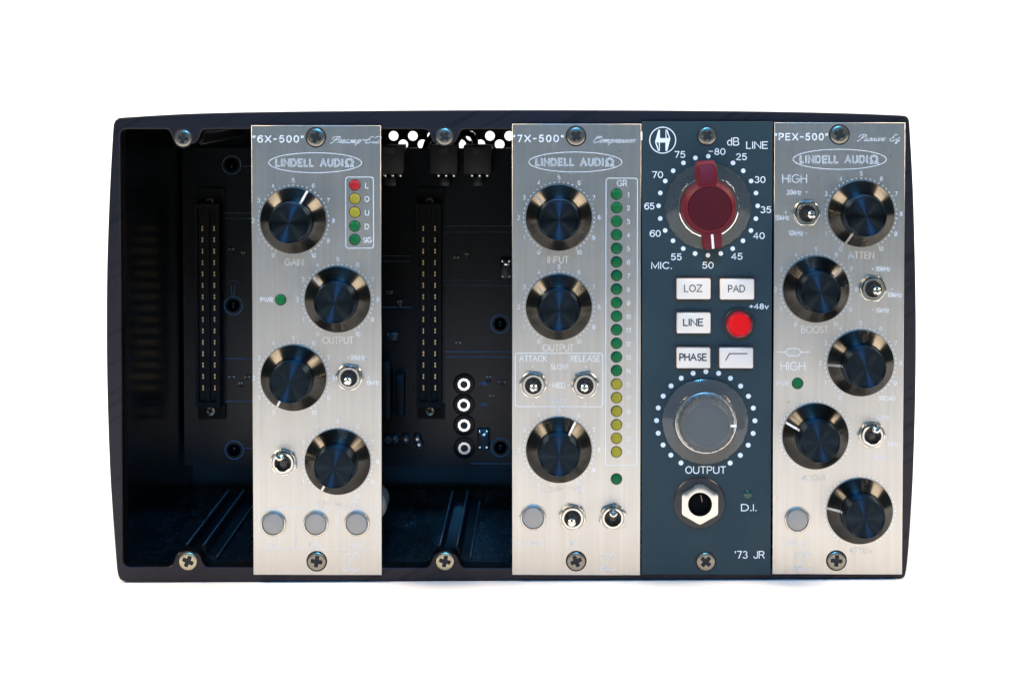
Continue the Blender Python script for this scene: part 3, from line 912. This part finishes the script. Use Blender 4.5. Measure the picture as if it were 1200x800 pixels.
LIN = dict(card='pcb_green')
def inline(parent, s, px, py, h, width, wd, wi):
    st = text_strokes(s, h, width, G, 0.42)
    o = link('printed_word', ribbons(st, wd), M['print'], parent, at(px, py, -PR))
    link('letter_inline', ribbons(st, wi, 0.05), M['alu'], o, at(px, py, -PR))
def lindell_head(t, title, tw, tx, ty, sub, sx, sy, sw, ox, oy, sh=7.8):
    word(t, title, tx, ty, 7.4, tw, wd=1.35, gap=0.40)
    word(t, sub, sx, sy, sh, sw, wd=0.55, font=SCRIPT, slant=0.45, gap=0.02)
    inline(t, 'LINDELL AUDI', ox - 6.8, oy, 7.7, 78.0, 1.9, 0.75)
    # last letter: an omega-like O standing on two feet
    om = [[(-4.6, -4.2), (-1.8, -4.2), (-1.8, -3.0)] + arc(0, 0.6, 4.0, 3.6, 240, -60, 14) + [(1.8, -3.0), (1.8, -4.2), (4.8, -4.2)]]
    o_ = strokes(t, 'printed_word', om, ox + 40.2, oy, 2.1)
    link('letter_inline', ribbons(om, 0.8, 0.05), M['alu'], o_, at(ox + 40.2, oy, -PR))
    strokes(t, 'printed_oval', [arc(0, 0, 54.5, 11.7, 0, 360, 56)], ox, oy, 0.75)

# --- preamp
t, *_ = module('preamp_module', 'brushed metal preamp module with four black knobs between the two empty slots', 295.8, 446.8, 147.2, 673.2, 'alu')
pre = t
lindell_head(t, '"6X-500"', 59, 326, 163, 'Preamp-EQ', 415, 164, 57, 369.3, 190.8)
knob(t, 343.8, 258.5, 26); word(t, 'GAIN', 344.5, 307.3, 7.6, 21.5)
knob(t, 395.8, 350.8, -46); word(t, 'OUTPUT', 396, 398.6, 7.6, 35.5)
knob(t, 344.2, 442.6, 210)
knob(t, 395.8, 540.6, 209); word(t, 'LOW BOOST', 396, 590, 7.2, 52, m='print_pale')
strokes(t, 'led_frame', [rrect(32.5, 83.5, 3)], 421.4, 249.2, 0.8)
for y, c, s, wd_ in ((217.0, 'led_red', 'L', 3.4), (232.8, 'led_yellow', 'O', 4.8), (248.8, 'led_yellow', 'U', 4.2), (265.0, 'led_green', 'D', 4.4), (280.8, 'led_green', 'SIG', 9.5)):
    led(t, 415.8, y, c); word(t, s, 430 - (0 if s != 'SIG' else -0.5), y + 0.5, 5.8, wd_, wd=0.8)
led(t, 328.8, 351.2, 'led_green'); word(t, 'PWR', 312.3, 351.3, 5.4, 14)
toggle(t, 409.6, 441.6, 1, -1, 8); toggle(t, 332.6, 541.0, -2, 19, 22)
word(t, '16kHz', 419.5, 418.7, 5.2, 17, wd=0.65); dots(t, 'printed_dot', [(0, 0)], 0.8, 408, 418.7)
word(t, '6kHz', 437.4, 448.0, 5.0, 14, wd=0.6); dots(t, 'printed_dot', [(0, 0)], 0.8, 432.3, 441.6)
for x in (320.4, 370.2, 418.4): push_button(t, x, 613.0)
strokes(t, 'button_frame', [rrect(138, 48, 3)], 372, 619.5, 0.7, 'print_pale')
for x in (346.5, 395.5): strokes(t, 'printed_line', [[(0, -23.5), (0, 23.5)]], x, 619.5, 0.7, 'print_pale')
for x, s, wd_ in ((320.5, 'EQ', 12), (370.5, 'POL', 16), (418.5, '48V', 16)): word(t, s, x, 638, 5.8, wd_, m='print_pale')
word(t, 'L', 411.5, 658, 20, 19, wd=0.9, m='print_pale', font=SCRIPT, name='printed_emblem')
screw(t, 370.2, 161, 0, 20); screw(t, 371.2, 657.2, 0, 8)
# parts on the card that peep out beside the panel
p_ = at(444, 591, 0.02)
link('film_capacitor', lathe([(0, 0), (17, 0), (19.5, 3), (19.5, 60), (16, 64), (0, 64)], 32), M['cream'], t, (at(434.5, 591, 0.02).x, 0.017, p_.z), (R(-90), 0, 0))
# --- compressor
t, *_ = module('compressor_module', 'brushed metal compressor module with three black knobs and a tall column of lights', 600.2, 750.8, 145.4, 673.4, 'alu')
lindell_head(t, '"7X-500"', 59, 630.5, 162.4, 'Compressor', 718.5, 163.5, 49, 674.3, 190.0)
knob(t, 655, 255.0, -46); word(t, 'INPUT', 654, 304.2, 7.4, 24)
knob(t, 655, 359.6, -46); word(t, 'OUTPUT', 654.2, 407.4, 7.6, 35.5)
knob(t, 655, 526.8, 30)
strokes(t, 'meter_frame', [rrect(36.8, 338, 3)], 728.3, 377.3, 0.8)
word(t, 'GR', 728.8, 214.8, 6.8, 11.5)
nums = [str(i) for i in range(1, 15)] + ['15', '17', '19', '21', '23', '25']
for i in range(20):
    y = 227.5 + 15.88 * i
    led(t, 722.6 - i * 0.01, y, 'led_green' if i < 14 else 'led_yellow')
    n = nums[i]
    word(t, n, 736.4, y + 0.6, 4.8, (1.2 if n == '1' else 3.0 if len(n) == 1 else 5.2), wd=0.7, m='print' if i < 14 else 'print_pale')
led(t, 722.4, 561, 'led_green')
strokes(t, 'switch_frame', [rrect(103, 63, 3)], 655, 445, 0.8)
word(t, 'ATTACK', 624.6, 420, 6.6, 32); word(t, 'RELEASE', 686.2, 420, 6.6, 34)
word(t, 'SLOW', 655.3, 429.6, 5.8, 19.5, wd=0.65); word(t, 'MED', 655, 451.3, 5.8, 14.5, wd=0.65); word(t, 'FAST', 655.3, 470, 5.8, 17, wd=0.65, m='print_pale')
for x, y in ((624.6, 429.5), (686.4, 429.5), (624.6, 472.6), (686.2, 472.6), (644.3, 451), (667, 451)): dots(t, 'printed_dot', [(0, 0)], 0.8, x, y)
toggle(t, 625, 450.4, 1, 1, 10); toggle(t, 685.6, 450.6, -2, 1, -12)
toggle(t, 670.9, 605.6, -2, 0, 14); toggle(t, 718.0, 605.2, 0, 17, -18)
push_button(t, 624.8, 606.0)
word(t, 'COMP', 645, 573, 6.4, 28, m='print_pale'); word(t, 'MIX', 676, 573, 6.4, 14, m='print_pale')
word(t, 'COMP IN', 624.5, 636.5, 5.6, 33, m='print_pale'); word(t, 'HPF', 671, 636.5, 5.6, 13, m='print_pale')
word(t, 'L', 712.5, 658, 20, 19, wd=0.9, m='print_pale', font=SCRIPT, name='printed_emblem')
screw(t, 675.0, 159.6, 0, 38); screw(t, 675.2, 657.0, 0, -22)
# --- passive eq
t, *_ = module('equalizer_module', 'brushed metal equalizer module at the right end with five black knobs', 906.4, 1059.0, 143.8, 672.6, 'alu')
lindell_head(t, '"PEX-500"', 61.5, 939, 160.4, 'Passive Eq', 1029, 161.6, 50, 984.0, 186.8)
knob(t, 1008.9, 250.6, 208); word(t, 'ATTEN', 1009, 299, 7.4, 30)
knob(t, 956.2, 339.0, 49); word(t, 'BOOST', 954.8, 386, 7.6, 31)
knob(t, 1008.4, 425.3, 267)
knob(t, 955.4, 510.8, -64.5, False); knob(t, 1007.3, 598.3, 276, False)
word(t, 'HIGH', 931.2, 209.4, 9.4, 28); word(t, 'HIGH', 929.2, 428.8, 9.4, 28)
strokes(t, 'printed_symbol', [[(-19, 0), (-9.5, 0)], [(9.5, 0), (19, 0)], [(-9.5, 0), (-6, 4.2), (6, 4.2), (9.5, 0), (6, -4.2), (-6, -4.2), (-9.5, 0)]], 929.5, 412.4, 0.75)
for s, x, y, dx, dy in (('20kHz', 930.5, 225.4, 945, 225.2), ('15kHz', 916.6, 255.0, 920.6, 249), ('10kHz', 932.6, 273.0, 944.6, 273),
                        ('16kHz', 1034.8, 315.0, 1022.4, 315), ('10kHz', 1048.5, 345.3, 1045.3, 338.6), ('6kHz', 1034.6, 363.4, 1022.4, 363)):
    word(t, s, x, y, 5.2, 16.5 if len(s) == 5 else 14, wd=0.65); dots(t, 'printed_dot', [(0, 0)], 0.8, dx, dy)
word(t, '100Hz'.replace('H', 'H'), 1034.5, 488.2, 5.0, 16, wd=0.6, m='print_pale'); word(t, '30Hz', 1046, 520.0, 5.0, 13, wd=0.6, m='print_pale'); word(t, '60Hz', 1032, 535.5, 5.0, 13, wd=0.6, m='print_pale')
dots(t, 'printed_dot', [(0, 0)], 0.8, 1021.8, 487.6)
word(t, 'BROAD', 1039.5, 466.6, 5.0, 19, wd=0.6)
toggle(t, 945, 249.6, 4, 0, 0); toggle(t, 1022.4, 337.8, 1, 0, 8); toggle(t, 1021.4, 509.2, 2, 19, 2)
led(t, 934.6, 449.0, 'led_green'); word(t, 'PWR', 917, 449.2, 5.2, 13, m='print_pale')
word(t, 'BOOST', 954, 560, 6.4, 28, m='print_pale'); word(t, 'ATTEN', 1008, 645, 6.4, 26, m='print_pale')
push_button(t, 934.2, 608.6); word(t, 'EQ IN', 934.5, 635.5, 5.6, 24, m='print_pale')
word(t, 'L', 940.5, 657, 20, 20, wd=0.9, m='print_pale', font=SCRIPT, name='printed_emblem')
screw(t, 983.6, 157.8, 0, 22); screw(t, 980.2, 656.4, 0, 5)
# --- blue grey mic preamp
t, X0, X1, Z0, Z1 = module('microphone_preamp_module', 'blue-grey painted microphone preamp module with an oxblood pointer knob and white buttons', 752.2, 904.2, 142.6, 673.0, 'teal')
strokes(t, 'printed_emblem', [arc(0, 0, 15.2, 15.2, 0, 360, 40)], 776.6, 164.4, 1.2)
# emblem: an H of two slanting blades
def polys(parent, name, pl, px, py, m='print'):
    bm = bmesh.new()
    for k, p in enumerate(pl):
        bm.faces.new([bm.verts.new((a*U, -0.02*(k % 3)*U, b*U)) for a, b in p])
    bm.normal_update()
    for f in bm.faces:
        if f.normal.y > 0: f.normal_flip()
    me = bpy.data.meshes.new('print'); bm.to_mesh(me); bm.free()
    return link(name, me, M[m], parent, at(px, py, -PR))
polys(t, 'printed_emblem', [[(-5.2, 12.4), (-3.2, 12.4), (-3.2, -2.6), (-8.8, -2.6), (-8.8, -1.0)], [(5.4, -12.4), (3.2, -12.4), (3.2, 2.8), (8.8, 2.8), (8.8, 1.2)], [(-3.3, 2.6), (3.3, 2.6), (3.3, -2.6), (-3.3, -2.6)],
                              [(-8.8, -2.6), (-7.4, -2.6), (-3.9, -12.4), (-5.4, -12.4)], [(-4.6, -2.6), (-3.3, -2.6), (-3.3, -12.4), (-4.0, -12.4)],
                              [(8.8, 2.8), (7.4, 2.8), (3.9, 12.4), (5.4, 12.4)], [(4.6, 2.8), (3.3, 2.8), (3.3, 12.4), (4.0, 12.4)]], 776.6, 164.6)
for s, x, y, wd_, h in (('dB', 859.3, 166.0, 14.5, 9.6), ('LINE', 887.2, 170.2, 25.5, 8.8), ('75', 796.8, 181.2, 13, 8), ('80', 843.6, 177.8, 13, 8), ('25', 869.0, 183.8, 13, 8),
                        ('70', 770.6, 204.8, 13, 8), ('30', 890.6, 210.6, 13, 8), ('65', 761, 241.6, 12, 8), ('35', 897.6, 245.8, 12.8, 8), ('60', 767.8, 273.6, 13, 8), ('40', 889.4, 276.2, 13.5, 8),
                        ('55', 792.6, 301.0, 13, 8), ('45', 863.6, 300.4, 13.5, 8), ('MIC.', 775.4, 311.0, 24.5, 8.6), ('50', 829.6, 310.8, 13.5, 8), ('+48v', 889.4, 359.0, 23, 6.6),
                        ('OUTPUT', 827, 550.4, 48, 9), ('D.I.', 877.6, 594.4, 18.5, 8.6), ("'73 JR", 878.4, 649.6, 35.5, 9.2)):
    word(t, s, x, y, h - 1.1, wd_ - 1.1, wd=1.12, font=H2)
strokes(t, 'printed_word', [[(0, 0), (4.6, 0)]], 830.8, 177.4, 0.95)
for a in range(24):
    if a == 1: continue
    dx, dy = clockwise(15*a, 58.0)
    c = at(829.8, 241.2, -PR) + Vector((dx*U, 0, dy*U))
    me = lathe([(2.7, 0), (2.7, 0.15), (1.1, 0.2), (0, 0.1)], 16)
    link('scale_dot', me, M['print'], t, c, FACE)
for a in range(-10, 11):
    dx, dy = clockwise(15*a, 57.8)
    c = at(827.0, 492.6, -PR) + Vector((dx*U, 0, dy*U))
    me = lathe([(2.9, 0), (2.9, 0.15), (1.1, 0.2), (0, 0.1)], 16)
    link('scale_dot', me, M['print'], t, c, FACE)
# gain switch: clear skirt, metal ring, two-winged oxblood body
def wing_mesh():
    ang = []
    n = 160
    Rb = 30.8
    def rad(a):      # a measured clockwise from up
        best = Rb
        for c0, L_, hw in ((0, 53.5, 12.2), (180, 47.5, 11.2)):
            d = (a - c0 + 180) % 360 - 180
            if abs(d) < 60:
                s, c = abs(math.sin(R(d))), math.cos(R(d))
                r = min(L_ / c, hw * (0.86 + 0.14 * min(1, 1)) / max(s, 1e-4))
                best = max(best, r)
        return best
    rr = [rad(360*i/n) for i in range(n)]
    sm = [sum(rr[(i+k) % n] for k in (-1, 0, 1)) / 3 for i in range(n)]
    bm = bmesh.new()
    def ring(off, z):
        return [bm.verts.new(((sm[i]-off)*math.sin(2*math.pi*i/n)*U, (sm[i]-off)*math.cos(2*math.pi*i/n)*U, z*U)) for i in range(n)]
    def circ(r, z):
        return [bm.verts.new((r*math.sin(2*math.pi*i/n)*U, r*math.cos(2*math.pi*i/n)*U, z*U)) for i in range(n)]
    rings = [ring(-1.0, 17), ring(-0.5, 30), ring(0.6, 36.6), ring(1.8, 38.6), ring(3.4, 39.4), circ(27.6, 40.0), circ(26.6, 41.8), circ(25.6, 42.2), circ(25.0, 41.4)]
    for a, b in zip(rings, rings[1:]):
        for i in range(n):
            j = (i+1) % n
            bm.faces.new((a[i], a[j], b[j], b[i]))
    bm.faces.new(rings[-1]); bm.faces.new(rings[0])
    return bm_mesh(bm, 45)
k1 = link('gain_knob', wing_mesh(), M['red_knob'], t, at(829.4, 242.0, 0), (R(90), R(-5.0), 0))
link('clear_skirt', lathe([(50.6, 0.4), (50.8, 3.0), (50.0, 4.2), (38.5, 8.0), (36.5, 9.5), (36, 15.0), (35, 15.5), (0, 15.5)], 96), M['clear'], k1, local=True)
link('metal_ring', lathe([(35.4, 14.5), (35.8, 17.0), (35.2, 18.2), (34.0, 18.6), (33.2, 17.6), (30.0, 17.4)], 96), M['polished'], k1, local=True)
link('cap_disc', lathe([(24.8, 41.0), (24.8, 41.9), (24.4, 42.1), (0, 42.1)], 96), M['cap_disc'], k1, local=True)
pm = box(-1.4*U, 1.4*U, -47.0*U, -29.5*U, 39.0*U, 39.9*U, 0.0)
link('pointer', pm, M['white_paint'], k1, local=True)
# output knob: smoky skirt, metal ring, fluted grey body
flute = lambda a, r, z: 1 + (0.020 * math.cos(22 * a) if r > 29 else 0)
k2 = link('output_knob', lathe([(31.8, 17), (31.8, 36), (31.0, 39), (29.8, 40.4), (27.6, 40.8), (26.6, 42.2), (25.6, 42.6), (24.8, 41.8), (0, 41.6)], 176, flute, 40), M['grey_knob'], t, at(826.2, 493.2, 0), FACE)
link('smoky_skirt', lathe([(50.4, 0.4), (50.6, 3.0), (49.8, 4.2), (38.8, 8.2), (37, 10.0), (36.4, 15.0), (36, 15.5), (0, 15.5)], 96), M['smoke'], k2, local=True)
link('metal_ring', lathe([(35.8, 14.5), (36.1, 16.6), (35.7, 17.4), (34.9, 17.6), (34.4, 17.0), (31.0, 16.8)], 96), M['nickel'], k2, local=True)
link('pointer', box(26.5*U, 34.0*U, -1.5*U, 1.5*U, 38.8*U, 41.4*U), M['white_paint'], k2, local=True)
# white rectangular push buttons
def white_button(xc, yc, wd_, ht, text=None, tw=0):
    c = at(xc, yc, 0)
    o = link('rectangular_button', box(-wd_/2*U, wd_/2*U, -0.0026, 0.004, -ht/2*U, ht/2*U, 1.6*U), M['button_white'], t, c)
    link('button_opening', plate([[(-(wd_/2+2.4)*U, -(ht/2+2.4)*U), ((wd_/2+2.4)*U, -(ht/2+2.4)*U), ((wd_/2+2.4)*U, (ht/2+2.4)*U), (-(wd_/2+2.4)*U, (ht/2+2.4)*U)]], 0.0001), M['black_plastic'], o, (c.x, -0.00012, c.z))
    if text:
        link('button_lettering', ribbons(text_strokes(text, 7.6, tw - 1, H2), 1.1 if text in ('LOZ', 'PAD') else 1.5), M['print_dark'], o, at(xc, yc, -0.00264))
    else:
        link('button_symbol', ribbons([[(-12, -3.6), (-7.6, 4.2), (13, 4.2)]], 1.2), M['print_dark'], o, at(xc + 0.2, yc, -0.00264))
for args in ((812.4, 337.8, 39.6, 24.0, 'LOZ', 21.5), (863.2, 338.2, 39.8, 24.0, 'PAD', 20), (812.4, 377.6, 39.6, 24.0, 'LINE', 23.5), (812.2, 418.4, 39.4, 24.0, 'PHASE', 32), (862.2, 418.4, 39.4, 24.0)):
    white_button(*args)
o = link('red_button', lathe([(12.6, 8.0), (12.6, 11.4), (11.8, 12.2), (0, 12.6)], 64), M['red_lens'], t, at(865.8, 379.4, 0), FACE)
link('lens_rim', lathe([(15.6, 0), (15.6, 8.0), (14.9, 10.4), (13.4, 11.4), (12.5, 11.0), (12.5, 9.0)], 64), M['red_rim'], o, local=True)
link('button_bezel', lathe([(18.6, 0), (18.6, 3.6), (17.6, 4.6), (15.8, 4.6), (15.7, 0)], 64), M['black_plastic'], o, local=True)
# input jack
o = link('jack_socket', lathe([(30.6, 0), (30.8, 1.4), (29.4, 2.6), (26, 3.0), (12, 3.0)], 64), M['black_plastic'], t, at(819.6, 588.6, 0), FACE)
link('jack_nut', hexring(43.6, 13.6, 3.0, 13.0, 1.6, 30), M['chrome'], o, local=True)
link('jack_bore', lathe([(13.6, 12.6), (13.2, 12.2), (12.8, 3.2), (12.4, 3.2), (6, 3.1), (0, 3.1)], 32), M['void'], o, local=True)
link('contact_spring', box(3*U, 3.7*U, 1*U, 9*U, 3.4*U, 4.4*U), M['screw'], o, (0, 0, 0), local=True, rot=(0, 0, R(12)))
o = link('small_indicator', lathe([(4.9, 0), (4.7, 0.8), (3.4, 1.4), (0, 1.6)], 32), M['led_dark'], t, at(876.2, 578.8, 0), FACE)
screw(t, 828.6, 159.2, 0, 40, 0.97); screw(t, 827.0, 657.4, 0, 42)

# ------------------------------------------------------------ render defaults
S.render.engine = 'CYCLES'
